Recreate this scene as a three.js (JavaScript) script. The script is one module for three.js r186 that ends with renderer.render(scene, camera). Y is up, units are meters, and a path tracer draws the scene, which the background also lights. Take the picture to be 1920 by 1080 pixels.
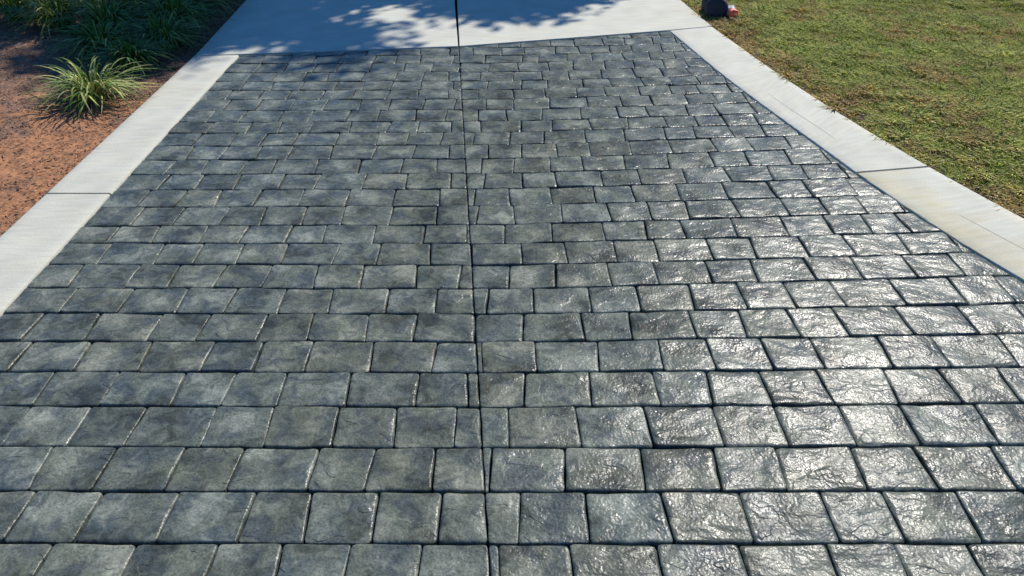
import * as THREE from 'three';
import { mergeGeometries, mergeVertices, toCreasedNormals } from 'three/addons/utils/BufferGeometryUtils.js';
import { RoundedBoxGeometry } from 'three/addons/geometries/RoundedBoxGeometry.js';

// ------------------------------------------------------------------ camera, sky, sun, exposure
const scene = new THREE.Scene();
const PITCH = 0.59906, EYE = 1.65;                                   // phone held at eye height, tipped 34 degrees down
const camera = new THREE.PerspectiveCamera(40.85, 16 / 9, 0.05, 900);
camera.position.set(0, EYE, 0);
camera.lookAt(0, EYE - Math.sin(PITCH), -Math.cos(PITCH));

const SUN_EL = 44 * Math.PI / 180, SUN_AZ = 31 * Math.PI / 180;       // ahead and to the right
const sunDir = new THREE.Vector3(Math.sin(SUN_AZ) * Math.cos(SUN_EL), Math.sin(SUN_EL), -Math.cos(SUN_AZ) * Math.cos(SUN_EL));
{
  const W = 64, H = 128, d = new Float32Array(W * H * 4);             // clear deep blue sky, the same all round
  for (let j = 0; j < H; j++) {
    const up = Math.max(0, Math.sin((j + 0.5 - H / 2) / H * Math.PI)), k = Math.pow(1 - up, 2.6);
    const c = [0.026 + 0.11 * k, 0.12 + 0.19 * k, 0.37 + 0.25 * k];
    for (let i = 0; i < W; i++) { const o = (j * W + i) * 4; d[o] = c[0]; d[o + 1] = c[1]; d[o + 2] = c[2]; d[o + 3] = 1; }
  }
  const sky = new THREE.DataTexture(d, W, H, THREE.RGBAFormat, THREE.FloatType);
  sky.mapping = THREE.EquirectangularReflectionMapping; sky.magFilter = sky.minFilter = THREE.LinearFilter; sky.needsUpdate = true;
  scene.background = sky; scene.environment = sky;
}
const sun = new THREE.DirectionalLight(new THREE.Color().setRGB(1, 0.945, 0.86), 4.5);
sun.position.copy(sunDir).multiplyScalar(40).add(new THREE.Vector3(0, 0, -4));
sun.target.position.set(0, 0, -4);
sun.castShadow = true; sun.shadow.mapSize.set(4096, 4096); sun.shadow.radius = 1;
Object.assign(sun.shadow.camera, { left: -12, right: 12, top: 12, bottom: -12, near: 1, far: 90 });
scene.add(sun, sun.target);

const renderer = new THREE.WebGLRenderer({ antialias: true });
renderer.toneMapping = THREE.LinearToneMapping;
renderer.toneMappingExposure = 1.35;
renderer.shadowMap.enabled = true;

// ------------------------------------------------------------------ helpers
let seed = 20240611;
const rnd = () => { seed = (seed + 0x6D2B79F5) | 0; let t = Math.imul(seed ^ (seed >>> 15), 1 | seed); t = (t + Math.imul(t ^ (t >>> 7), 61 | t)) ^ t; return ((t ^ (t >>> 14)) >>> 0) / 4294967296; };
const rr = (a, b) => a + (b - a) * rnd();
const gauss = () => Math.sqrt(-2 * Math.log(rnd() + 1e-9)) * Math.cos(6.2832 * rnd());
const lerp = (a, b, t) => a + (b - a) * t, clamp = (x, a = 0, b = 1) => Math.min(b, Math.max(a, x));
const sstep = (a, b, x) => { const t = clamp((x - a) / (b - a)); return t * t * (3 - 2 * t); };
const hash = (x, y, s) => { let h = Math.imul(x, 374761393) ^ Math.imul(y, 668265263) ^ Math.imul(s, 2246822519); h = Math.imul(h ^ (h >>> 13), 1274126177); return ((h ^ (h >>> 16)) >>> 0); };
const GX = [], GY = []; for (let i = 0; i < 256; i++) { GX.push(Math.cos(i / 256 * 6.28318)); GY.push(Math.sin(i / 256 * 6.28318)); }
function noise(x, y, s, px = 1 << 20, py = px) {                       // gradient noise, about -0.7 to 0.7, tiling at px, py
  const xi = Math.floor(x), yi = Math.floor(y), fx = x - xi, fy = y - yi;
  const x0 = ((xi % px) + px) % px, x1 = (x0 + 1) % px, y0 = ((yi % py) + py) % py, y1 = (y0 + 1) % py;
  const u = fx * fx * fx * (fx * (fx * 6 - 15) + 10), v = fy * fy * fy * (fy * (fy * 6 - 15) + 10);
  const a = hash(x0, y0, s) & 255, b = hash(x1, y0, s) & 255, c = hash(x0, y1, s) & 255, d = hash(x1, y1, s) & 255;
  const n0 = GX[a] * fx + GY[a] * fy, n1 = GX[b] * (fx - 1) + GY[b] * fy, n2 = GX[c] * fx + GY[c] * (fy - 1), n3 = GX[d] * (fx - 1) + GY[d] * (fy - 1);
  return lerp(lerp(n0, n1, u), lerp(n2, n3, u), v);
}
function dataTex(N, M, channels, fn) {                                 // float texture; fn(u, v) -> [r, g, b] linear, or one height
  const d = new Float32Array(N * M * 4);
  for (let j = 0; j < M; j++) for (let i = 0; i < N; i++) {
    const c = fn(i / N, j / M), o = (j * N + i) * 4;
    if (channels === 1) d[o] = d[o + 1] = d[o + 2] = c; else { d[o] = c[0]; d[o + 1] = c[1]; d[o + 2] = c[2]; }
    d[o + 3] = 1;
  }
  const t = new THREE.DataTexture(d, N, M, THREE.RGBAFormat, THREE.FloatType);
  t.wrapS = t.wrapT = THREE.RepeatWrapping; t.magFilter = t.minFilter = THREE.LinearFilter; t.needsUpdate = true;
  return t;
}
const names = {};
const numbered = (n) => { const k = names[n] = (names[n] ?? -1) + 1; return k ? n + '_' + String(k).padStart(3, '0') : n; };
function mesh(name, geometry, material, parent = scene) {
  const m = new THREE.Mesh(geometry, material);
  m.name = parent === scene ? numbered(name) : name;
  m.castShadow = m.receiveShadow = true; parent.add(m);
  return m;
}
function group(name, x = 0, y = 0, z = 0) { const g = new THREE.Group(); g.name = numbered(name); g.position.set(x, y, z); scene.add(g); return g; }
function tag(o, label, category, kind, grp) {
  o.userData.label = label; o.userData.category = category;
  if (kind) o.userData.kind = kind;
  if (grp) o.userData.group = grp;
  return o;
}
const mix3 = (a, b, t) => [lerp(a[0], b[0], t), lerp(a[1], b[1], t), lerp(a[2], b[2], t)];

// ------------------------------------------------------------------ materials
const TILE = 1.6;                                                      // metres that the stone textures cover
const stoneBump = dataTex(2048, 2048, 1, (u, v) => {
  const wx = u + 0.012 * noise(u * 26, v * 26, 3, 26), wy = v + 0.012 * noise(u * 26, v * 26, 4, 26);
  const big = noise(wx * 14, wy * 14, 5, 14), mid = noise(wx * 30, wy * 52, 6, 30, 52), small = noise(u * 140, v * 140, 7, 140), grit = noise(u * 260, v * 260, 11, 260), grain = noise(u * 520, v * 520, 8, 520);
  const w = v * 26 + 0.9 * noise(u * 21, v * 21, 9, 21) + 0.5 * mid, fr = w - Math.floor(w);
  const ledge = sstep(0, 0.05, fr) - fr;                    // slate cleft in sloping flakes with sharp rims
  const soft = sstep(0.2, 0.36, noise(u * 19, v * 23, 10, 19, 23));
  return 5.2 * big + 2.1 * ledge * soft + 2 * mid + 0.66 * small + 0.42 * grit + 0.14 * grain;   // millimetres
});
const stoneColor = dataTex(1024, 1024, 3, (u, v) => {
  const wx = u + 0.02 * noise(u * 30, v * 30, 13, 30), wy = v + 0.02 * noise(u * 30, v * 30, 14, 30);
  const a = noise(wx * 18, wy * 18, 15, 18) + 0.5 * noise(wx * 48, wy * 48, 16, 48), b = noise(wx * 13, wy * 13, 17, 13) + 0.4 * noise(wx * 60, wy * 60, 18, 60);
  const g = noise(u * 240, v * 240, 19, 240), sp = noise(u * 420, v * 420, 20, 420);
  let c = mix3([0.105, 0.118, 0.094], [0.064, 0.078, 0.076], sstep(-0.25, 0.42, a));
  c = mix3(c, [0.2, 0.212, 0.172], sstep(-0.02, 0.55, b) * 0.8);
  c = mix3(c, [0.026, 0.03, 0.026], sstep(0.02, 0.55, -b) * 0.7);
  const k = 1 + 0.4 * noise(wx * 100, wy * 100, 44, 100) + 0.5 * g + 0.4 * sp;
  return [c[0] * k, c[1] * k, c[2] * k];
});
const stoneGloss = dataTex(1024, 1024, 1, (u, v) => clamp(0.92 + 0.3 * noise(u * 20, v * 20, 41, 20) + 0.3 * noise(u * 90, v * 90, 42, 90) + 0.35 * noise(u * 330, v * 330, 43, 330), 0.5, 1.5));   // sealer lies thicker in some spots
const concreteBump = dataTex(1024, 1024, 1, (u, v) => 0.35 * noise(u * 30, v * 220, 21, 30, 220) + 0.25 * noise(u * 14, v * 400, 22, 14, 400) + 0.25 * noise(u * 300, v * 300, 23, 300) + 0.9 * noise(u * 6, v * 6, 24, 6));
const concreteColor = dataTex(1024, 1024, 3, (u, v) => {
  const k = 1 + 0.12 * noise(u * 7, v * 7, 25, 7) + 0.13 * noise(u * 12, v * 60, 26, 12, 60) + 0.14 * noise(u * 180, v * 300, 27, 180, 300);
  const w = noise(u * 10, v * 10, 28, 10) * 0.02, pit = sstep(0.5, 0.62, noise(u * 210, v * 210, 29, 210)) * 0.22;
  return [(0.46 + w) * k * (1 - pit), 0.452 * k * (1 - pit), (0.37 - w) * k * (1 - pit)];
});
const soilBump = dataTex(1024, 1024, 1, (u, v) => 5 * noise(u * 20, v * 20, 31, 20) + 3 * noise(u * 60, v * 60, 32, 60) + 1.6 * Math.abs(noise(u * 160, v * 160, 33, 160)) + 1 * noise(u * 400, v * 400, 34, 400));
const soilColor = dataTex(1024, 1024, 3, (u, v) => {
  const k = 1 + 0.55 * noise(u * 24, v * 24, 35, 24) + 0.5 * noise(u * 90, v * 90, 36, 90) + 0.4 * noise(u * 300, v * 300, 37, 300);
  const s = sstep(0.38, 0.5, noise(u * 130, v * 130, 38, 130)) * 0.5;
  return [k * (1 - s), k * (1 - 0.9 * s), k * (1 - 0.8 * s)];
});
const M = {};
M.stone = new THREE.MeshPhysicalMaterial({ map: stoneColor, bumpMap: stoneBump, bumpScale: 0.001, roughness: 0.36, roughnessMap: stoneGloss, specularIntensity: 0.26, ior: 1.5, vertexColors: true });
M.grout = new THREE.MeshStandardMaterial({ color: new THREE.Color().setRGB(0.02, 0.021, 0.022), roughness: 1 });
M.concrete = new THREE.MeshStandardMaterial({ map: concreteColor, bumpMap: concreteBump, bumpScale: 0.001, roughness: 0.85, vertexColors: true });
M.trowel = new THREE.MeshStandardMaterial({ color: new THREE.Color().setRGB(0.3, 0.31, 0.28), roughness: 0.9 });
M.soil = new THREE.MeshStandardMaterial({ map: soilColor, bumpMap: soilBump, bumpScale: 0.001, roughness: 0.95, vertexColors: true });
M.earth = new THREE.MeshStandardMaterial({ color: new THREE.Color().setRGB(0.05, 0.05, 0.025), roughness: 1 });
M.plain = new THREE.MeshStandardMaterial({ roughness: 0.9, side: THREE.DoubleSide });
M.grass = new THREE.MeshPhysicalMaterial({ roughness: 0.7, side: THREE.DoubleSide, transmission: 0.35, thickness: 0, specularIntensity: 0.3 });
M.leafy = new THREE.MeshPhysicalMaterial({ roughness: 0.55, side: THREE.DoubleSide, vertexColors: true, transmission: 0.3, thickness: 0, specularIntensity: 0.35 });
M.litter = new THREE.MeshStandardMaterial({ roughness: 0.9, side: THREE.DoubleSide });
M.treeLeaf = new THREE.MeshPhysicalMaterial({ color: new THREE.Color().setRGB(0.05, 0.09, 0.025), roughness: 0.6, side: THREE.DoubleSide });
M.bark = new THREE.MeshStandardMaterial({ color: new THREE.Color().setRGB(0.09, 0.07, 0.05), roughness: 0.95, bumpMap: soilBump, bumpScale: 0.004 });

// ------------------------------------------------------------------ plan of the driveway: x to the right, d = metres ahead of the camera (z = -d)
const sawX = (d) => -0.054 - 0.0748 * (d - 1.166);
const LEFT_IN = -1.846;
const rightIn = [[1.16, 5.775], [1.343, 4.769], [1.464, 4.229], [1.582, 3.745], [1.663, 3.4], [1.76, 3.049], [1.854, 2.749], [1.963, 2.464], [2.12, 2.1], [2.33, 1.7], [2.6, 1.3], [2.93, 0.9], [3.3, 0.55]];
const rightOut = [[1.498, 5.889], [1.668, 4.974], [1.752, 4.58], [1.895, 4.0], [2.048, 3.471], [2.158, 3.15], [2.262, 2.87], [2.385, 2.56], [2.56, 2.18], [2.75, 1.84], [2.99, 1.46], [3.27, 1.09], [3.6, 0.75]];
const backLine = [[-2.14, 5.182], [-1.171, 5.298], [-0.371, 5.393], [0.538, 5.619], [1.16, 5.779], [1.498, 5.889]];
const along = (pts, t, from, to) => { for (let i = 0; i + 1 < pts.length; i++) { const a = pts[i][from], b = pts[i + 1][from]; if ((t - a) * (t - b) <= 0) return lerp(pts[i][to], pts[i + 1][to], (t - a) / (b - a || 1)); } return (t - pts[0][from]) * (pts[1][from] - pts[0][from]) < 0 ? pts[0][to] : pts[pts.length - 1][to]; };
const backD = (x) => along(backLine, x, 0, 1), rightX = (d) => along(rightIn, d, 1, 0);
const rightOutX = (d) => d > 5.889 ? 1.498 - 0.127 * (d - 5.889) : along(rightOut, d, 1, 0);
const leftOutX = (d) => d > 5.19 ? -2.142 - 0.047 * (d - 5.19) : -2.146;

// ground sheet to the horizon
{
  const g = new THREE.PlaneGeometry(600, 600); g.rotateX(-Math.PI / 2); g.translate(0, -0.11, 0);
  tag(mesh('ground', g, M.earth), 'bare earth running out under everything', 'ground', 'structure');
}

// ------------------------------------------------------------------ stamped stones
const jointX = [
  [-1.17, -.96, -.75, -.58, -.41, -.23, -.03, .15, .37, .58, .80, .97, 1.16],
  [-1.30, -1.12, -.91, -.70, -.54, -.36, -.19, .02, .20, .41, .62, .84, 1.01, 1.21],
  [-1.33, -1.15, -.95, -.78, -.56, -.40, -.22, -.06, .15, .37, .58, .76, .98, 1.17, 1.39],
  [-1.49, -1.30, -1.13, -.91, -.73, -.53, -.35, -.17, -.01, .20, .41, .62, .81, 1.01, 1.20, 1.43],
  [-1.49, -1.28, -1.06, -.90, -.73, -.52, -.30, -.14, .04, .25, .46, .63, .81, 1.00, 1.21, 1.40, 1.59],
  [-1.65, -1.44, -1.23, -1.02, -.85, -.68, -.47, -.26, -.10, .08, .29, .50, .67, .86, 1.03, 1.26, 1.45, 1.68],
  [-1.69, -1.48, -1.26, -1.09, -.88, -.71, -.51, -.34, -.13, .04, .25, .42, .64, .82, 1.00, 1.17, 1.40, 1.63],
  [-1.64, -1.43, -1.22, -1.04, -.85, -.67, -.46, -.28, -.09, .08, .29, .47, .67, .86, 1.04, 1.22, 1.45, 1.68],
  [-1.69, -1.47, -1.31, -1.13, -.95, -.76, -.58, -.37, -.20, -.01, .17, .38, .56, .77, .95, 1.17, 1.36, 1.57, 1.76],
  [-1.65, -1.43, -1.27, -1.10, -.92, -.71, -.54, -.33, -.16, .04, .22, .42, .59, .81, .99, 1.20, 1.39, 1.62, 1.83],
  [-1.68, -1.50, -1.30, -1.13, -.94, -.79, -.58, -.37, -.19, -.03, .17, .39, .57, .73, .95, 1.17, 1.36, 1.53, 1.69],
  [-1.64, -1.46, -1.26, -1.09, -.91, -.74, -.53, -.33, -.15, .01, .22, .43, .61, .78, 1.00, 1.22, 1.40, 1.57],
  [-1.68, -1.51, -1.34, -1.16, -.96, -.75, -.54, -.33, -.17, -.01, .18, .38, .56, .77, .99, 1.21, 1.38, 1.59],
  [-1.65, -1.48, -1.30, -1.09, -.92, -.70, -.50, -.29, -.13, .05, .21, .43, .61, .83, 1.04, 1.25, 1.42],
  [-1.68, -1.51, -1.32, -1.17, -.96, -.75, -.54, -.37, -.15, .01, .19, .35, .56, .78, 1.00, 1.18, 1.39],
  [-1.64, -1.47, -1.29, -1.13, -.92, -.70, -.50, -.32, -.12, .05, .23, .40, .61, .82, 1.05, 1.24],
  [-1.66, -1.47, -1.31, -1.14, -.92, -.71, -.55, -.37, -.20, -.01, .17, .39, .60, .82, .98, 1.18],
  [-1.64, -1.43, -1.26, -1.09, -.88, -.67, -.51, -.33, -.17, .05, .22, .43, .64, .85, 1.02, 1.18],
  [-1.69, -1.51, -1.30, -1.13, -.92, -.75, -.54, -.37, -.19, -.03, .17, .39, .60, .77, 1.00, 1.17],
  [-1.65, -1.47, -1.27, -1.08, -.88, -.71, -.51, -.33, -.15, .01, .22, .44, .64, .82, 1.03, 1.2],
  [-1.69, -1.50, -1.33, -1.13, -.95, -.74, -.56, -.38, -.20, .01, .20, .39, .56, .77, .96, 1.13],
  [-1.65, -1.47, -1.29, -1.08, -.91, -.74, -.56, -.36, -.15, .06, .22, .44, .61, .81, .99, 1.16],
  [-1.66, -1.50, -1.31, -1.16, -.94, -.73, -.56, -.40, -.20, .01, .19, .36, .57, .78, .96, 1.13],
  [-1.65, -1.47, -1.28, -1.13, -.92, -.70, -.52, -.34, -.15, .04, .24, .40, .61, .80, 1.00, 1.15],
  [-1.66, -1.48, -1.32, -1.15, -.92, -.77, -.61, -.39, -.18, .07, .18, .37, .54, .75, .93, 1.1],
];
const rowD = [1.261, 1.430, 1.595, 1.766, 1.929, 2.090, 2.253, 2.414, 2.581, 2.743, 2.905, 3.074, 3.242, 3.405, 3.572, 3.739, 3.903, 4.059, 4.229, 4.398, 4.554, 4.710, 4.880, 5.055, 5.217, 5.382, 5.545, 5.71, 5.87];
const slope = [.003, .005, .007, .012, .018, .027, .036, .048, .049, .054, .06, .061, .066, .069, .075, .08];
const rowLine = (n, x) => {                                           // distance of the joint above row n at x; the mats turn a little to the right of the saw cut
  const base = n < 0 ? rowD[0] + 0.166 * n : rowD[Math.min(n, rowD.length - 1)], k = slope[clamp(n, 0, 15)];
  return base + (x > 0 ? k * x : (n < 10 ? -0.004 : 0.009) * x);
};
const clip = (poly, nx, nd, c) => {                                   // keep nx*x + nd*d <= c
  const out = [];
  for (let i = 0; i < poly.length; i++) {
    const a = poly[i], b = poly[(i + 1) % poly.length], fa = nx * a[0] + nd * a[1] - c, fb = nx * b[0] + nd * b[1] - c;
    if (fa <= 0) out.push(a);
    if (fa * fb < 0) { const t = fa / (fa - fb); out.push([lerp(a[0], b[0], t), lerp(a[1], b[1], t)]); }
  }
  return out;
};
const area = (p) => { let s = 0; for (let i = 0; i < p.length; i++) { const a = p[i], b = p[(i + 1) % p.length]; s += a[0] * b[1] - b[0] * a[1]; } return s / 2; };
const inset = (p, w) => {                                             // w: one width, or one per edge
  let q = p;
  for (let i = 0; i < p.length; i++) {
    const a = p[i], b = p[(i + 1) % p.length], l = Math.hypot(b[0] - a[0], b[1] - a[1]) || 1, nx = (b[1] - a[1]) / l, nd = -(b[0] - a[0]) / l;
    q = clip(q, nx, nd, nx * a[0] + nd * a[1] - (Array.isArray(w) ? w[i] : w));
  }
  return q;
};
const tidy = (p) => p.filter((a, i) => { const b = p[(i + 1) % p.length]; return Math.hypot(a[0] - b[0], a[1] - b[1]) > 0.002; });
function outline(p, r) {                                              // corners rounded by about r, long edges split and slightly uneven
  const out = [];
  for (let i = 0; i < p.length; i++) {
    const a = p[(i + p.length - 1) % p.length], b = p[i], c = p[(i + 1) % p.length];
    const la = Math.hypot(a[0] - b[0], a[1] - b[1]), lc = Math.hypot(c[0] - b[0], c[1] - b[1]), q = Math.min(r * rr(0.5, 1.3), la * 0.4, lc * 0.4);
    const pa = [lerp(b[0], a[0], q / la), lerp(b[1], a[1], q / la)], pc = [lerp(b[0], c[0], q / lc), lerp(b[1], c[1], q / lc)];
    out.push(pa, [(pa[0] + pc[0] + 2 * b[0]) / 4, (pa[1] + pc[1] + 2 * b[1]) / 4], pc);
    const n = Math.floor((lc - 2 * q) / 0.055);
    const nx = (c[1] - b[1]) / lc, nd = -(c[0] - b[0]) / lc, e = [lerp(c[0], b[0], q / lc), lerp(c[1], b[1], q / lc)];
    for (let k = 1; k <= n; k++) { const t = k / (n + 1), j = rr(-0.0022, 0.0008); out.push([lerp(pc[0], e[0], t) + nx * j, lerp(pc[1], e[1], t) + nd * j]); }
  }
  return out;
}
function stoneGeometry(poly) {
  let cx = 0, cd = 0; for (const p of poly) { cx += p[0]; cd += p[1]; } cx /= poly.length; cd /= poly.length;
  const rim = outline(poly, 0.012), n = rim.length, pos = [], uv = [], col = [], idx = [];
  const tx = rr(-0.03, 0.03), td = rr(-0.025, 0.025), lift = rr(-0.0015, 0.0015), off = [rnd(), rnd()], turn = rr(-0.35, 0.35), ct = Math.cos(turn), st = Math.sin(turn);
  const tone = 1 + 0.085 * gauss(), hue = rr(-1, 1), tint = [tone * (1 - 0.03 * hue), tone, tone * (1 + 0.04 * hue)].map((v) => clamp(v, 0.5, 1.5));
  const s1 = Math.floor(rnd() * 1e6);
  const top = (x, d) => lift + tx * (x - cx) + td * (d - cd) + 0.0035 * noise(x * 14 + 50, d * 14, s1) + 0.0015 * noise(x * 34 + 50, d * 34, s1 + 1);
  const put = (x, d, y) => { pos.push(x, y, -d); const a = x - cx, b = d - cd; uv.push((a * ct - b * st) / TILE + off[0], (a * st + b * ct) / TILE + off[1]); col.push(...tint); };
  const worn = rim.map(([x, d]) => rr(0.5, 1.3) + 2.6 * Math.max(0, noise(x * 9, d * 9, s1 + 7)));
  const ring = (k, y) => { rim.forEach(([x, d], i) => { const l = Math.hypot(x - cx, d - cd), t = Math.max(0.25, 1 - k * (k > 0 ? worn[i] : 1) / l), X = lerp(cx, x, t), D = lerp(cd, d, t); put(X, D, y(X, D)); }); };
  const e = rr(0.0018, 0.005);
  ring(-0.0015, () => -0.034);
  ring(0, (x, d) => top(x, d) - e - 0.001);
  ring(0.0004, (x, d) => top(x, d) - e);
  ring(0.0035, (x, d) => top(x, d) - e * 0.36);
  ring(0.009, top);
  for (const [x, d] of rim) { const X = lerp(cx, x, 0.52), D = lerp(cd, d, 0.52); put(X, D, top(X, D)); }
  put(cx, cd, top(cx, cd));
  for (let r = 0; r < 5; r++) for (let i = 0; i < n; i++) { const a = r * n + i, b = r * n + (i + 1) % n; idx.push(a, b, b + n, a, b + n, a + n); }
  for (let i = 0; i < n; i++) idx.push(5 * n + i, 5 * n + (i + 1) % n, 6 * n);
  const g = new THREE.BufferGeometry();
  g.setAttribute('position', new THREE.Float32BufferAttribute(pos, 3)); g.setAttribute('uv', new THREE.Float32BufferAttribute(uv, 2)); g.setAttribute('color', new THREE.Float32BufferAttribute(col, 3));
  g.setIndex(idx); g.computeVertexNormals();
  return g;
}
const inView = (x, d) => { const t = d * Math.cos(PITCH) + EYE * Math.sin(PITCH), u = x / t * 1450, v = (EYE * Math.cos(PITCH) - d * Math.sin(PITCH)) / t * 1450; return Math.abs(u) < 1000 && v < 590; };
{
  const halves = [['stamped_driveway', 'slate grey stamped stone driveway half beside the left concrete border and clay bed'], ['stamped_driveway', 'slate grey stamped stone driveway half beside the lawn, shining in the sun']].map(([n, label]) => tag(group(n), label, 'driveway', 'structure'));
  const spare = [[], []];
  for (let n = -4; n < rowD.length; n++) {
    let xs = (jointX[n] || []).slice();
    if (!xs.length) for (let x = -1.86 + rr(0.05, 0.2), k = 0; x < 1.3; x += k++ % 2 ? rr(0.15, 0.175) : rr(0.195, 0.215)) xs.push(x);
    while (xs[0] > LEFT_IN + 0.05) xs.unshift(xs[0] - rr(0.16, 0.215));
    while (xs[1] < LEFT_IN + 0.04) xs.shift();
    xs[0] = Math.min(xs[0], LEFT_IN - 0.01);
    while (xs[xs.length - 1] < rightX(n < 0 ? rowD[0] + 0.166 * n - 0.1 : rowD[n]) + 0.1) xs.push(xs[xs.length - 1] + rr(0.17, 0.215));
    const tilt = xs.map(() => rr(-0.006, 0.006)), gap = xs.map(() => rr(0.0007, 0.003));
    for (let i = 0; i + 1 < xs.length; i++) {
      const a = xs[i], b = xs[i + 1];
      let p = [[a - tilt[i], rowLine(n - 1, a)], [b - tilt[i + 1], rowLine(n - 1, b)], [b + tilt[i + 1], rowLine(n, b)], [a + tilt[i], rowLine(n, a)]];
      p = inset(p, [rr(0.0015, 0.0038), gap[i + 1], rr(0.0014, 0.0034), gap[i]]);
      p = clip(p, -1, 0, -(LEFT_IN + 0.002));
      if (p.length < 3) continue;
      const mx = (a + b) / 2, md = (p[0][1] + p[2][1]) / 2;
      { const d0 = md - 0.1, d1 = md + 0.1, x0 = rightX(d0), x1 = rightX(d1), l = Math.hypot(x1 - x0, d1 - d0), nx = (d1 - d0) / l, nd = -(x1 - x0) / l; p = clip(p, nx, nd, nx * x0 + nd * d0 - 0.004); }
      if (p.length < 3) continue;
      { const x0 = mx - 0.1, x1 = mx + 0.1, d0 = backD(x0), d1 = backD(x1), l = Math.hypot(x1 - x0, d1 - d0), nx = -(d1 - d0) / l, nd = (x1 - x0) / l; p = clip(p, nx, nd, nx * x0 + nd * d0 - 0.005); }
      if (p.length < 3) continue;
      const k = 0.0748, l = Math.hypot(1, k), c = (-0.054 + k * 1.166) / l;              // the saw cut: x + k d = c
      [clip(p, 1 / l, k / l, c - 0.0017), clip(p, -1 / l, -k / l, -c - 0.0017)].forEach((q, half) => {
        q = tidy(q);
        if (q.length < 3 || Math.abs(area(q)) < 0.0005) return;
        const w = Math.max(...q.map((v) => v[0])) - Math.min(...q.map((v) => v[0]));
        if (w < 0.009) return;
        if (area(q) < 0) q.reverse();
        const g = stoneGeometry(q);
        if (q.some((v) => inView(v[0], v[1]))) mesh('stone', g, M.stone, halves[half]); else spare[half].push(g);
      });
    }
  }
  spare.forEach((s, half) => { if (s.length) { const m = mesh('outer_stones', mergeGeometries(s), M.stone, halves[half]); m.userData.kind = 'stuff'; } });
  // the charcoal bed that shows in the joints, one sheet for each side of the saw cut
  const bed = (pts) => { const s = new THREE.Shape(pts.map(([x, d]) => new THREE.Vector2(x, d))); const g = new THREE.ExtrudeGeometry(s, { depth: 0.07, bevelEnabled: false }); g.rotateX(-Math.PI / 2); g.translate(0, -0.094, 0); return g; };
  const cut = [0.5, 2, 4, 5.38].map((d) => [sawX(d), d]);
  mesh('joint_bed', bed([[LEFT_IN, 0.5], ...cut.map(([x, d]) => [x - 0.0004, d]), [-1.171, 5.292], [LEFT_IN, 5.21]]), M.grout, halves[0]);
  mesh('joint_bed', bed([...cut.map(([x, d]) => [x + 0.0004, d]).reverse(), ...[...rightIn].reverse().map(([x, d]) => [x - 0.002, d]), [1.15, 5.77], [0.538, 5.613]]), M.grout, halves[1]);
}

// ------------------------------------------------------------------ concrete: side bands and the slab beyond
const whiteColors = (g, fn) => { const p = g.attributes.position, c = new Float32Array(p.count * 3); for (let i = 0; i < p.count; i++) { const v = fn ? fn(p.getX(i), -p.getZ(i), p.getY(i)) : [1, 1, 1]; c.set(v, i * 3); } g.setAttribute('color', new THREE.BufferAttribute(c, 3)); return g; };
const TOP = 0.004;
function band(inner, outer, steps, tintFn) {                          // sweeps a chamfered section between two edge lines
  const ci = new THREE.CatmullRomCurve3(inner.map(([x, d]) => new THREE.Vector3(x, 0, -d))), co = new THREE.CatmullRomCurve3(outer.map(([x, d]) => new THREE.Vector3(x, 0, -d)));
  const pos = [], uv = [], idx = [], cols = 13; let s = 0, last;
  for (let i = 0; i <= steps; i++) {
    const a = ci.getPoint(i / steps), b = co.getPoint(i / steps), w = a.distanceTo(b); if (last) s += a.distanceTo(last); last = a;
    const sect = [[0, -0.12], [0, TOP - 0.007], [0.0025, TOP - 0.002], [0.007, TOP]];
    for (let k = 1; k < 6; k++) sect.push([w * k / 6, TOP]);
    sect.push([w - 0.009, TOP], [w - 0.003, TOP - 0.003], [w, TOP - 0.009], [w, -0.12]);
    for (const [o, y] of sect) { const p = a.clone().lerp(b, o / w); pos.push(p.x, y, p.z); uv.push(o / 1.5 + (y < -0.05 ? 0.08 : 0), s / 1.5); }
  }
  for (let i = 0; i < steps; i++) for (let k = 0; k + 1 < cols; k++) { const a = i * cols + k, b = a + cols; idx.push(a, a + 1, b + 1, a, b + 1, b); }
  for (const r of [0, steps]) for (let k = 1; k + 1 < cols; k++) idx.push(r * cols, r * cols + k, r * cols + k + 1);
  const g = new THREE.BufferGeometry(); g.setAttribute('position', new THREE.Float32BufferAttribute(pos, 3)); g.setAttribute('uv', new THREE.Float32BufferAttribute(uv, 2)); g.setIndex(idx);
  return whiteColors(toCreasedNormals(g, 0.7), tintFn);
}
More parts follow.
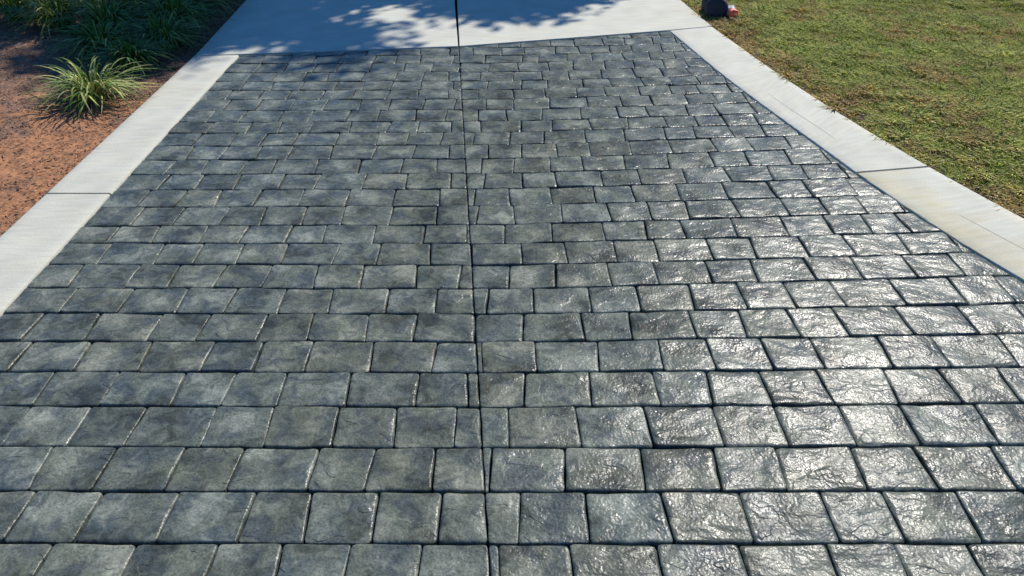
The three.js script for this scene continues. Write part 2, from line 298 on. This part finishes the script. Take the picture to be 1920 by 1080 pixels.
{
  const L = (d0, d1, label) => tag(mesh('concrete_border', band([[LEFT_IN - 0.001, d0], [LEFT_IN - 0.001, (d0 + d1) / 2], [LEFT_IN - 0.001, d1]], [[-2.146, d0], [-2.146, (d0 + d1) / 2], [-2.146, d1 - 0.028 * (d1 > 5 ? 1 : 0)]], 40), M.concrete), label, 'border', 'structure');
  L(-0.6, 3.176, 'pale concrete border strip between clay bed and stones, in full sun');
  L(3.189, 5.203, 'pale concrete border strip beside the grass clump, partly in tree shade');
  const cutAt = (pts, d0, d1) => { const o = [[along(pts, d0, 1, 0), d0]]; for (const p of pts) if (p[1] < d0 - 0.05 && p[1] > d1 + 0.05) o.push(p); o.push([along(pts, d1, 1, 0), d1]); return o; };
  const stain = (x, d) => {                                           // tan sealer stain along the inner half of the near strip
    const q = (x - rightX(d)) / 0.36 + 0.35 * noise(x * 9, d * 9, 61) + 0.25 * noise(x * 30, d * 30, 62), k = sstep(0.75, 0.3, q) * (0.55 + 0.7 * noise(x * 14, d * 14, 63) + 0.5 * noise(x * 45, d * 45, 64));
    return [1 - 0.09 * k, 1 - 0.17 * k, 1 - 0.38 * k];
  };
  tag(mesh('concrete_border', band(cutAt(rightIn, 5.768, 3.409), cutAt(rightOut, 5.88, 3.476), 60), M.concrete), 'pale concrete border strip curving along lawn, clean and unstained', 'border', 'structure');
  tag(mesh('concrete_border', band(cutAt(rightIn, 3.392, 0.55), cutAt(rightOut, 3.46, 0.75), 90, stain), M.concrete), 'pale concrete border strip along lawn with tan stain on inner edge', 'border', 'structure');
  // trowel line down the right border
  const line = (pts, name) => { const c = new THREE.CatmullRomCurve3(pts.map(([x, d]) => new THREE.Vector3(x, TOP + 0.0006, -d))), P = []; const idx = []; for (let i = 0; i <= 24; i++) { const p = c.getPoint(i / 24), t = c.getTangent(i / 24), w = 0.0018 * Math.sin(Math.PI * (i + 1) / 26) + 0.0004; P.push(p.x - t.z * w, p.y, p.z + t.x * w, p.x + t.z * w, p.y, p.z - t.x * w); if (i < 24) idx.push(2 * i, 2 * i + 2, 2 * i + 1, 2 * i + 1, 2 * i + 2, 2 * i + 3); } const g = new THREE.BufferGeometry(); g.setAttribute('position', new THREE.Float32BufferAttribute(P, 3)); g.setIndex(idx); g.computeVertexNormals(); mesh(name, g, M.trowel, scene.getObjectByName('concrete_border_003')); };
  line([[1.96, 2.98], [2.02, 2.84], [2.09, 2.68], [2.15, 2.53]], 'trowel_line');
  line([[1.53, 4.47], [1.585, 4.24], [1.645, 4.02], [1.7, 3.8]], 'trowel_line');
  const slab = (pts, label) => {
    const s = new THREE.Shape(pts.map(([x, d]) => new THREE.Vector2(x, d)));
    const g = new THREE.ExtrudeGeometry(s, { depth: 0.11, bevelEnabled: true, bevelThickness: 0.005, bevelSize: 0.004, bevelOffset: -0.004, bevelSegments: 2, curveSegments: 8 });
    g.rotateX(-Math.PI / 2); g.translate(0, TOP - 0.115, 0);
    const uv = g.attributes.uv; for (let i = 0; i < uv.count; i++) uv.setXY(i, uv.getX(i) / 1.5, uv.getY(i) / 1.5);
    tag(mesh('concrete_slab', whiteColors(g), M.concrete), label, 'slab', 'structure');
  };
  const back = (x) => [x, backD(x) + 0.01];
  slab([back(-2.14), back(-1.171), [sawX(5.4) - 0.005, backD(sawX(5.4)) + 0.01], [sawX(6.7) - 0.014, 6.7], [-1.1, 22], [-2.93, 22]], 'smooth concrete slab beyond the stones, mostly in tree shade');
  slab([[sawX(5.4) + 0.004, backD(sawX(5.4)) + 0.01], back(0.538), back(1.16), [1.497, 5.893], [1.399, 6.669], [-0.55, 22], [-1.07, 22], [sawX(6.7) + 0.009, 6.7]], 'smooth concrete slab beyond the stones next to lawn, mostly in sun');
}

// ------------------------------------------------------------------ clay bed on the left, lawn soil on the right
function terrain(edge, dir, reach, d0, d1, nx, nd, height, color) {
  const pos = [], uv = [], idx = [], col = [];
  for (let j = 0; j <= nd; j++) for (let i = 0; i <= nx; i++) {
    const d = lerp(d0, d1, j / nd), t = i / nx, o = reach * t * t * 0.7 + reach * 0.3 * t, x = edge(d) + dir * o;
    pos.push(x, height(x, d, o), -d); uv.push(x / 1.3, d / 1.3); col.push(...color(x, d, o));
  }
  for (let j = 0; j < nd; j++) for (let i = 0; i < nx; i++) { const a = j * (nx + 1) + i, b = a + nx + 1; dir > 0 ? idx.push(a, a + 1, b + 1, a, b + 1, b) : idx.push(a, b + 1, a + 1, a, b, b + 1); }
  const g = new THREE.BufferGeometry();
  g.setAttribute('position', new THREE.Float32BufferAttribute(pos, 3)); g.setAttribute('uv', new THREE.Float32BufferAttribute(uv, 2)); g.setAttribute('color', new THREE.Float32BufferAttribute(col, 3)); g.setIndex(idx); g.computeVertexNormals();
  return g;
}
const fbm = (x, y, s) => noise(x, y, s) + 0.5 * noise(x * 2.1, y * 2.1, s + 1) + 0.25 * noise(x * 4.3, y * 4.3, s + 2);
const bedY = (x, d, o) => -0.016 + 0.05 * sstep(0, 1.5, o) + 0.014 * fbm(x * 3.5, d * 3.5, 71) * sstep(0, 0.2, o) + 0.011 * fbm(x * 17, d * 17, 75) * sstep(0, 0.1, o);
const bedAt = (x, d) => bedY(x, d, Math.max(0, leftOutX(d) - x));
const clayness = (x, d) => sstep(0.05, -0.25, Math.hypot((x + 2.35) / 0.62, (d - 3.62) / 0.78) - 1 + 1.1 * fbm(x * 5, d * 5, 81));
tag(mesh('clay_bed', terrain(leftOutX, -1, 9, -2, 24, 150, 420, bedY, (x, d) => mix3([0.17, 0.092, 0.056], [0.29, 0.132, 0.058], clayness(x, d))), M.soil), 'bare red clay and brown mulch bed left of the driveway', 'ground', 'structure');
const lawnY = (x, d, o) => -0.022 + 0.03 * sstep(0, 0.5, o) + 0.02 * fbm(x * 2.5, d * 2.5, 91) * sstep(0, 0.3, o);
const lawnAt = (x, d) => lawnY(x, d, Math.max(0, x - rightOutX(d)));
tag(mesh('lawn_soil', terrain(rightOutX, 1, 14, 0.75, 24, 120, 330, lawnY, (x, d) => { const k = 0.6 + 0.5 * fbm(x * 6, d * 6, 95); return [0.17 * k, 0.115 * k, 0.06 * k]; }), M.soil), 'brown soil and thatch under the lawn', 'ground', 'structure');

// ------------------------------------------------------------------ lawn grass, litter (nobody could count them)
function scatter(name, label, category, geometry, material, list) {
  const m = new THREE.InstancedMesh(geometry, material, list.length), o = new THREE.Object3D(), c = new THREE.Color();
  list.forEach((q, i) => { o.position.set(q.x, q.y, -q.d); o.rotation.set(q.rx || 0, q.ry, q.rz || 0, 'YXZ'); o.scale.set(q.s, q.sy ?? q.s, q.sz ?? q.s); o.updateMatrix(); m.setMatrixAt(i, o.matrix); m.setColorAt(i, c.setRGB(...q.c)); });
  m.castShadow = m.receiveShadow = true; m.name = numbered(name); scene.add(m);
  return tag(m, label, category, 'stuff');
}
function blades(n, spread, h, w, lean) {
  const pos = [], idx = [];
  for (let i = 0; i < n; i++) {
    const a = rnd() * 6.283, r = spread * Math.sqrt(rnd()), b = rnd() * 6.283, hh = h * rr(0.55, 1), l = lean * rr(0.2, 1.2) * hh, x = Math.cos(a) * r, z = Math.sin(a) * r, dx = Math.cos(b), dz = Math.sin(b), k = pos.length / 3;
    pos.push(x - dz * w, 0, z + dx * w, x + dz * w, 0, z - dx * w, x + dx * l * 0.35 - dz * w * 0.8, hh * 0.6, z + dz * l * 0.35 + dx * w * 0.8, x + dx * l * 0.35 + dz * w * 0.8, hh * 0.6, z + dz * l * 0.35 - dx * w * 0.8, x + dx * l, hh * (1 - 0.25 * Math.min(1.5, lean)), z + dz * l);
    idx.push(k, k + 1, k + 3, k, k + 3, k + 2, k + 2, k + 3, k + 4);
  }
  const g = new THREE.BufferGeometry(); g.setAttribute('position', new THREE.Float32BufferAttribute(pos, 3)); g.setIndex(idx); g.computeVertexNormals(); return g;
}
{
  const list = [], dead = [];
  for (let i = 0; i < 150000; i++) {
    const d = 1.2 + 8.4 * Math.pow(rnd(), 0.9), x0 = rightOutX(d), o = 5.2 * Math.pow(rnd(), 1.15), x = x0 + o + 0.012; if (x > 6.6) continue;
    const dry = fbm(x * 2.2, d * 2.2, 101) + 0.8 * noise(x * 9, d * 9, 105) + 0.5 * sstep(0.5, 0.0, o) - 0.16, bare = fbm(x * 4 + 9, d * 4, 107) + 0.35 * sstep(0.3, 0, o);
    if (bare > 0.52 && rnd() < 0.85) continue;
    const k = rr(0.5, 1.45), c = rnd() < clamp(dry * 1.25 + 0.26) ? (rnd() < 0.6 ? [0.5, 0.36, 0.09] : [0.36, 0.24, 0.08]) : rnd() < 0.35 ? [0.52, 0.5, 0.1] : [0.3, 0.355, 0.045];
    list.push({ x, d, y: lawnAt(x, d) - 0.003, ry: rnd() * 6.283, s: rr(0.7, 1.25) * clamp(0.85 + 0.3 * fbm(x * 3, d * 3, 111) + 0.9 * noise(x * 17, d * 17, 113), 0.35, 1.6), c: c.map((v) => v * k) });
  }
  scatter('lawn_grass', 'short patchy green and brown lawn grass right of the driveway', 'grass', blades(8, 0.03, 0.05, 0.0027, 1.1), M.grass, list);
  for (let i = 0; i < 14000; i++) {
    const d = 1.2 + 7.5 * rnd(), o = 3.6 * Math.pow(rnd(), 1.6), x = rightOutX(d) + o + 0.01; if (fbm(x * 4 + 9, d * 4, 107) + 0.3 * sstep(0.4, 0, o) < 0.12 + 0.4 * rnd()) continue;
    const k = rr(0.5, 1.3); dead.push({ x, d, y: lawnAt(x, d) + rr(0.004, 0.02), ry: rnd() * 6.283, rx: rr(-0.4, 0.4), rz: rr(-0.4, 0.4), s: rr(0.5, 1.4), c: (rnd() < 0.3 ? [0.3, 0.23, 0.15] : [0.14, 0.085, 0.05]).map((v) => v * k) });
  }
  const chip = new THREE.BufferGeometry(); chip.setAttribute('position', new THREE.Float32BufferAttribute([-0.02, 0, 0, -0.004, 0.003, 0.004, 0.021, 0.001, 0.001, 0.002, 0.0035, -0.0045, -0.004, -0.002, 0, 0.006, -0.002, 0], 3)); chip.setIndex([0, 1, 3, 1, 2, 3, 0, 4, 1, 1, 5, 2, 0, 3, 4, 3, 2, 5, 4, 5, 1, 4, 3, 5]); chip.computeVertexNormals();
  scatter('dry_thatch', 'dry brown thatch and leaf bits in the lawn', 'thatch', chip, M.litter, dead);
  const mulch = [];
  for (let i = 0; i < 60000; i++) {
    const d = 2.2 + 6.5 * rnd(), o = 0.004 + 3.4 * Math.pow(rnd(), 1.2), x = leftOutX(d) - o, cl = clayness(x, d); if (rnd() < cl * 0.45) continue;
    const k = rr(0.4, 1.4), t = rnd(), c = t < 0.18 ? [0.42, 0.3, 0.19] : t < 0.5 ? [0.24, 0.14, 0.08] : t < 0.72 ? [0.12, 0.072, 0.05] : [0.34, 0.16, 0.07];
    mulch.push({ x, d, y: bedAt(x, d) + rr(0, 0.006), ry: rnd() * 6.283, rx: rr(-0.5, 0.5), rz: rr(-0.3, 0.3), s: t < 0.18 ? rr(0.5, 1.6) : rr(0.18, 0.8), sy: 0.5, sz: t < 0.18 ? 0.22 : rr(0.3, 1.2), c: c.map((v) => v * k) });
  }
  scatter('mulch', 'brown mulch chips and pine straw over the clay bed', 'mulch', chip, M.litter, mulch);
}

// ------------------------------------------------------------------ clumps of strap-leaved grass
function clump(name, x, d, R, H, n, pale, label, grp) {
  const pos = [], col = [], idx = [], base = bedAt(x, d);
  for (let i = 0; i < n; i++) {
    const a = rnd() * 6.283, r0 = 0.16 * R * Math.sqrt(rnd()), dx = Math.cos(a), dz = Math.sin(a), len = Math.pow(rnd(), 0.55), reach = R * len * rr(0.75, 1.15), top = H * rr(0.55, 1.1) * (1.15 - 0.45 * len), w = rr(0.003, 0.006), tw = rr(-0.6, 0.6);
    const drop = rr(0.1, 1.0), k0 = pos.length / 3, t0 = rnd(), k = rr(0.7, 1.25);
    const c = (t0 < pale ? [0.5, 0.5, 0.17] : t0 < pale + 0.3 ? [0.2, 0.29, 0.04] : [0.07, 0.14, 0.015]).map((v) => v * k), S = 7;
    for (let j = 0; j <= S; j++) {
      const t = j / S, rad = r0 + reach * Math.pow(t, 1.25), y = top * (1.9 * t - (0.9 + drop) * t * t) - 0.004, ww = w * (t < 0.75 ? 0.75 + 0.35 * t : (1 - t) * 4 * 1.01 + 0.04);
      const px = dx * rad - dz * tw * reach * t * t, pz = dz * rad + dx * tw * reach * t * t;
      pos.push(px - dz * ww, Math.max(y, -0.002), pz + dx * ww, px + dz * ww, Math.max(y, -0.002), pz - dx * ww); col.push(...c, ...c);
      if (j < S) { const q = k0 + 2 * j; idx.push(q, q + 1, q + 3, q, q + 3, q + 2); }
    }
  }
  const g = new THREE.BufferGeometry(); g.setAttribute('position', new THREE.Float32BufferAttribute(pos, 3)); g.setAttribute('color', new THREE.Float32BufferAttribute(col, 3)); g.setIndex(idx); g.computeVertexNormals();
  const m = mesh(name, g, M.leafy); m.position.set(x, base, -d);
  return tag(m, label, 'plant', null, grp);
}
clump('grass_clump', -2.46, 4.4, 0.36, 0.29, 250, 0.36, 'arching grass clump with pale striped blades, sunlit beside the bare clay');
for (const [x, d, R, H] of [[-2.48, 5.0, 0.3, 0.24], [-2.42, 5.4, 0.32, 0.28], [-2.78, 5.25, 0.34, 0.27], [-2.5, 5.85, 0.38, 0.34], [-2.9, 5.65, 0.38, 0.34], [-2.5, 6.3, 0.38, 0.36], [-2.92, 6.1, 0.4, 0.36], [-2.95, 6.55, 0.38, 0.36], [-3.3, 5.75, 0.38, 0.34], [-3.35, 6.2, 0.4, 0.36], [-3.42, 6.65, 0.4, 0.36], [-3.72, 5.95, 0.36, 0.34], [-3.85, 6.4, 0.38, 0.36], [-2.52, 6.8, 0.4, 0.38], [-3.05, 7.0, 0.4, 0.38], [-3.65, 7.1, 0.4, 0.38]])
  clump('grass_clump', x, d, R, H, 340, 0.08, 'dark green grass clump in the shaded planting behind the striped one', 'grass clumps massed in the tree shade');

// ------------------------------------------------------------------ machine on the lawn edge
{
  const t = tag(group('garden_machine', 1.61, lawnAt(1.61, 6.17), -6.17), 'black garden machine with grey tank and round orange cap lying on lawn edge', 'machine');
  t.scale.setScalar(0.85);
  const black = new THREE.MeshPhysicalMaterial({ color: new THREE.Color().setRGB(0.018, 0.016, 0.02), roughness: 0.75 }), grey = new THREE.MeshStandardMaterial({ color: new THREE.Color().setRGB(0.22, 0.22, 0.27), roughness: 0.5 });
  const orange = new THREE.MeshPhysicalMaterial({ color: new THREE.Color().setRGB(0.9, 0.15, 0.05), roughness: 0.6 });
  const part = (name, g, m, x, y, z, rx = 0, ry = 0, rz = 0) => { const o = mesh(name, g, m, t); o.position.set(x, y, z); o.rotation.set(rx, ry, rz); return o; };
  part('engine_housing', new RoundedBoxGeometry(0.17, 0.13, 0.26, 4, 0.04), black, -0.02, 0.075, -0.13, 0, 0.2, 0);
  part('fan_cover', new THREE.LatheGeometry([[0, 0.05], [0.05, 0.05], [0.09, 0.035], [0.105, 0.01], [0.105, -0.03], [0.09, -0.04]].map(([x, y]) => new THREE.Vector2(x, y)), 28), black, -0.03, 0.085, 0.0, 1.3, 0, 0.3);
  for (let i = 0; i < 5; i++) part('cooling_fin', new RoundedBoxGeometry(0.012, 0.04, 0.14, 2, 0.004), black, -0.075 + i * 0.028, 0.15, -0.13, 0, 0.2, 0);
  part('fuel_tank', new RoundedBoxGeometry(0.1, 0.09, 0.14, 4, 0.035), grey, 0.1, 0.06, -0.01, 0, -0.25, 0.1);
  const cap = part('fuel_cap', new THREE.LatheGeometry([[0, 0.028], [0.03, 0.027], [0.043, 0.018], [0.049, 0.004], [0.048, -0.02], [0.03, -0.028]].map(([x, y]) => new THREE.Vector2(x, y)), 24), orange, 0.11, 0.066, 0.085, 0.5, 0, -0.3);
  const grip = new THREE.Mesh(new RoundedBoxGeometry(0.06, 0.014, 0.014, 2, 0.005), orange); grip.name = 'cap_grip'; grip.position.set(0, 0.031, 0); grip.castShadow = true; cap.add(grip);
  part('carry_handle', new THREE.TubeGeometry(new THREE.CatmullRomCurve3([[-0.06, 0.12, -0.03], [-0.055, 0.19, -0.05], [-0.02, 0.215, -0.13], [0.02, 0.19, -0.2], [0.03, 0.12, -0.22]].map((p) => new THREE.Vector3(...p))), 24, 0.014, 10), black, 0, 0, 0);
}
// a curled dry leaf at the border
{
  const g = new THREE.PlaneGeometry(0.07, 0.035, 8, 4), p = g.attributes.position;
  for (let i = 0; i < p.count; i++) { const x = p.getX(i), y = p.getY(i); p.setXYZ(i, x, y * (1 - Math.pow(Math.abs(x) / 0.036, 2.2) * 0.9), 6 * x * x + 14 * y * y); }
  g.rotateX(-Math.PI / 2); g.computeVertexNormals();
  const m = tag(mesh('dry_leaf', g, new THREE.MeshStandardMaterial({ color: new THREE.Color().setRGB(0.5, 0.2, 0.07), roughness: 0.8, side: THREE.DoubleSide })), 'curled orange dry leaf on mulch beside the shaded border', 'leaf');
  m.position.set(-2.2, bedAt(-2.2, 4.97) + 0.012, -4.97); m.rotation.y = 0.2;
}

// ------------------------------------------------------------------ the tree beyond the frame whose crown shades the slab and the planting
{
  seed = 77;
  const C = new THREE.Vector3(0.12, 5.0, -12.82), t = tag(group('shade_tree', 2.6, lawnAt(2.6, 13.8), -13.8), 'broad leafy tree on the lawn shading the far slab', 'tree');
  const at = new THREE.Vector3().copy(t.position), tube = (pts, r0, r1) => {
    const c = new THREE.CatmullRomCurve3(pts), g = new THREE.TubeGeometry(c, 20, 1, 9), p = g.attributes.position, q = new THREE.Vector3();
    for (let i = 0; i < p.count; i++) { const k = Math.floor(i / 10) / 20, o = c.getPointAt(k); q.fromBufferAttribute(p, i).sub(o).multiplyScalar(lerp(r0, r1, k)).add(o); p.setXYZ(i, q.x, q.y, q.z); }
    g.computeVertexNormals(); return g;
  };
  const crotch = new THREE.Vector3(-0.5, 2.4, 0.25);
  mesh('trunk', tube([new THREE.Vector3(0, -0.1, 0), new THREE.Vector3(-0.1, 1, 0.05), crotch, new THREE.Vector3(-1.2, 4.2, 0.6)], 0.19, 0.09), M.bark, t);
  const clumps = [], gaps = [[-3.6, 5.85, 0.65], [-3.1, 6.4, 0.55], [-4.25, 6.5, 0.65], [-3.35, 4.8, 0.45], [-0.95, 5.72, 0.26], [-1.6, 6.3, 0.24]];
  for (let i = 0; i < 190; i++) {
    const v = new THREE.Vector3(gauss(), gauss(), gauss()).normalize().multiplyScalar(i % 8 ? Math.pow(rnd(), 0.45) : rr(0.95, 1.15));
    const c = new THREE.Vector3(v.x * 2.7, v.y * 2.75, v.z * 2.7).add(C), k = c.y / sunDir.y, sx = c.x - sunDir.x * k, sd = -c.z + sunDir.z * k;
    if (gaps.every(([x, d, r]) => Math.hypot(sx - x, sd - d) > r)) clumps.push(c.sub(at));        // the open spots in the crown
  }
  for (let i = 0; i < 26; i++) { const v = new THREE.Vector3(gauss(), gauss(), gauss()).normalize().multiplyScalar(Math.pow(rnd(), 0.5)); clumps.push(new THREE.Vector3(2.65 + v.x * 0.95, 4.9 + v.y * 0.6, -11.75 + v.z * 0.8).sub(at)); }
  for (let i = 0; i < 14; i++) { const e = clumps[i * 10], m = crotch.clone().lerp(e, 0.5).add(new THREE.Vector3(0, 0.35, 0)); mesh('limb', tube([crotch.clone(), m, e], 0.07, 0.012), M.bark, t); }
  const pos = [], idx = [];
  for (let i = 0; i < 7; i++) {
    const a = i / 7 * 6.283 + rr(-0.4, 0.4), r = rr(0.03, 0.11), dx = Math.cos(a), dz = Math.sin(a), l = rr(0.05, 0.075), w = l * 0.5, y = rr(-0.04, 0.04), x = dx * r, z = dz * r, k = pos.length / 3, s = rr(-0.03, 0.03);
    pos.push(x, y, z, x + dx * l - dz * w, y + s, z + dz * l + dx * w, x + dx * l * 2, y - s, z + dz * l * 2, x + dx * l + dz * w, y - s, z + dz * l - dx * w); idx.push(k, k + 1, k + 2, k, k + 2, k + 3);
  }
  const g = new THREE.BufferGeometry(); g.setAttribute('position', new THREE.Float32BufferAttribute(pos, 3)); g.setIndex(idx); g.computeVertexNormals();
  const per = 88, crown = new THREE.InstancedMesh(g, M.treeLeaf, clumps.length * per), o = new THREE.Object3D();
  clumps.forEach((c, i) => { for (let j = 0; j < per; j++) { o.position.set(c.x + gauss() * 0.2, c.y + gauss() * 0.13, c.z + gauss() * 0.2); o.rotation.set(rr(-1, 1), rnd() * 6.28, rr(-1, 1)); o.scale.setScalar(rr(0.75, 1.3)); o.updateMatrix(); crown.setMatrixAt(i * per + j, o.matrix); } });
  crown.name = 'crown'; crown.castShadow = crown.receiveShadow = true; crown.userData.kind = 'stuff'; t.add(crown);
}

scene.traverse((o) => { if (o.isMesh) o.castShadow = o.receiveShadow = true; });
renderer.render(scene, camera);
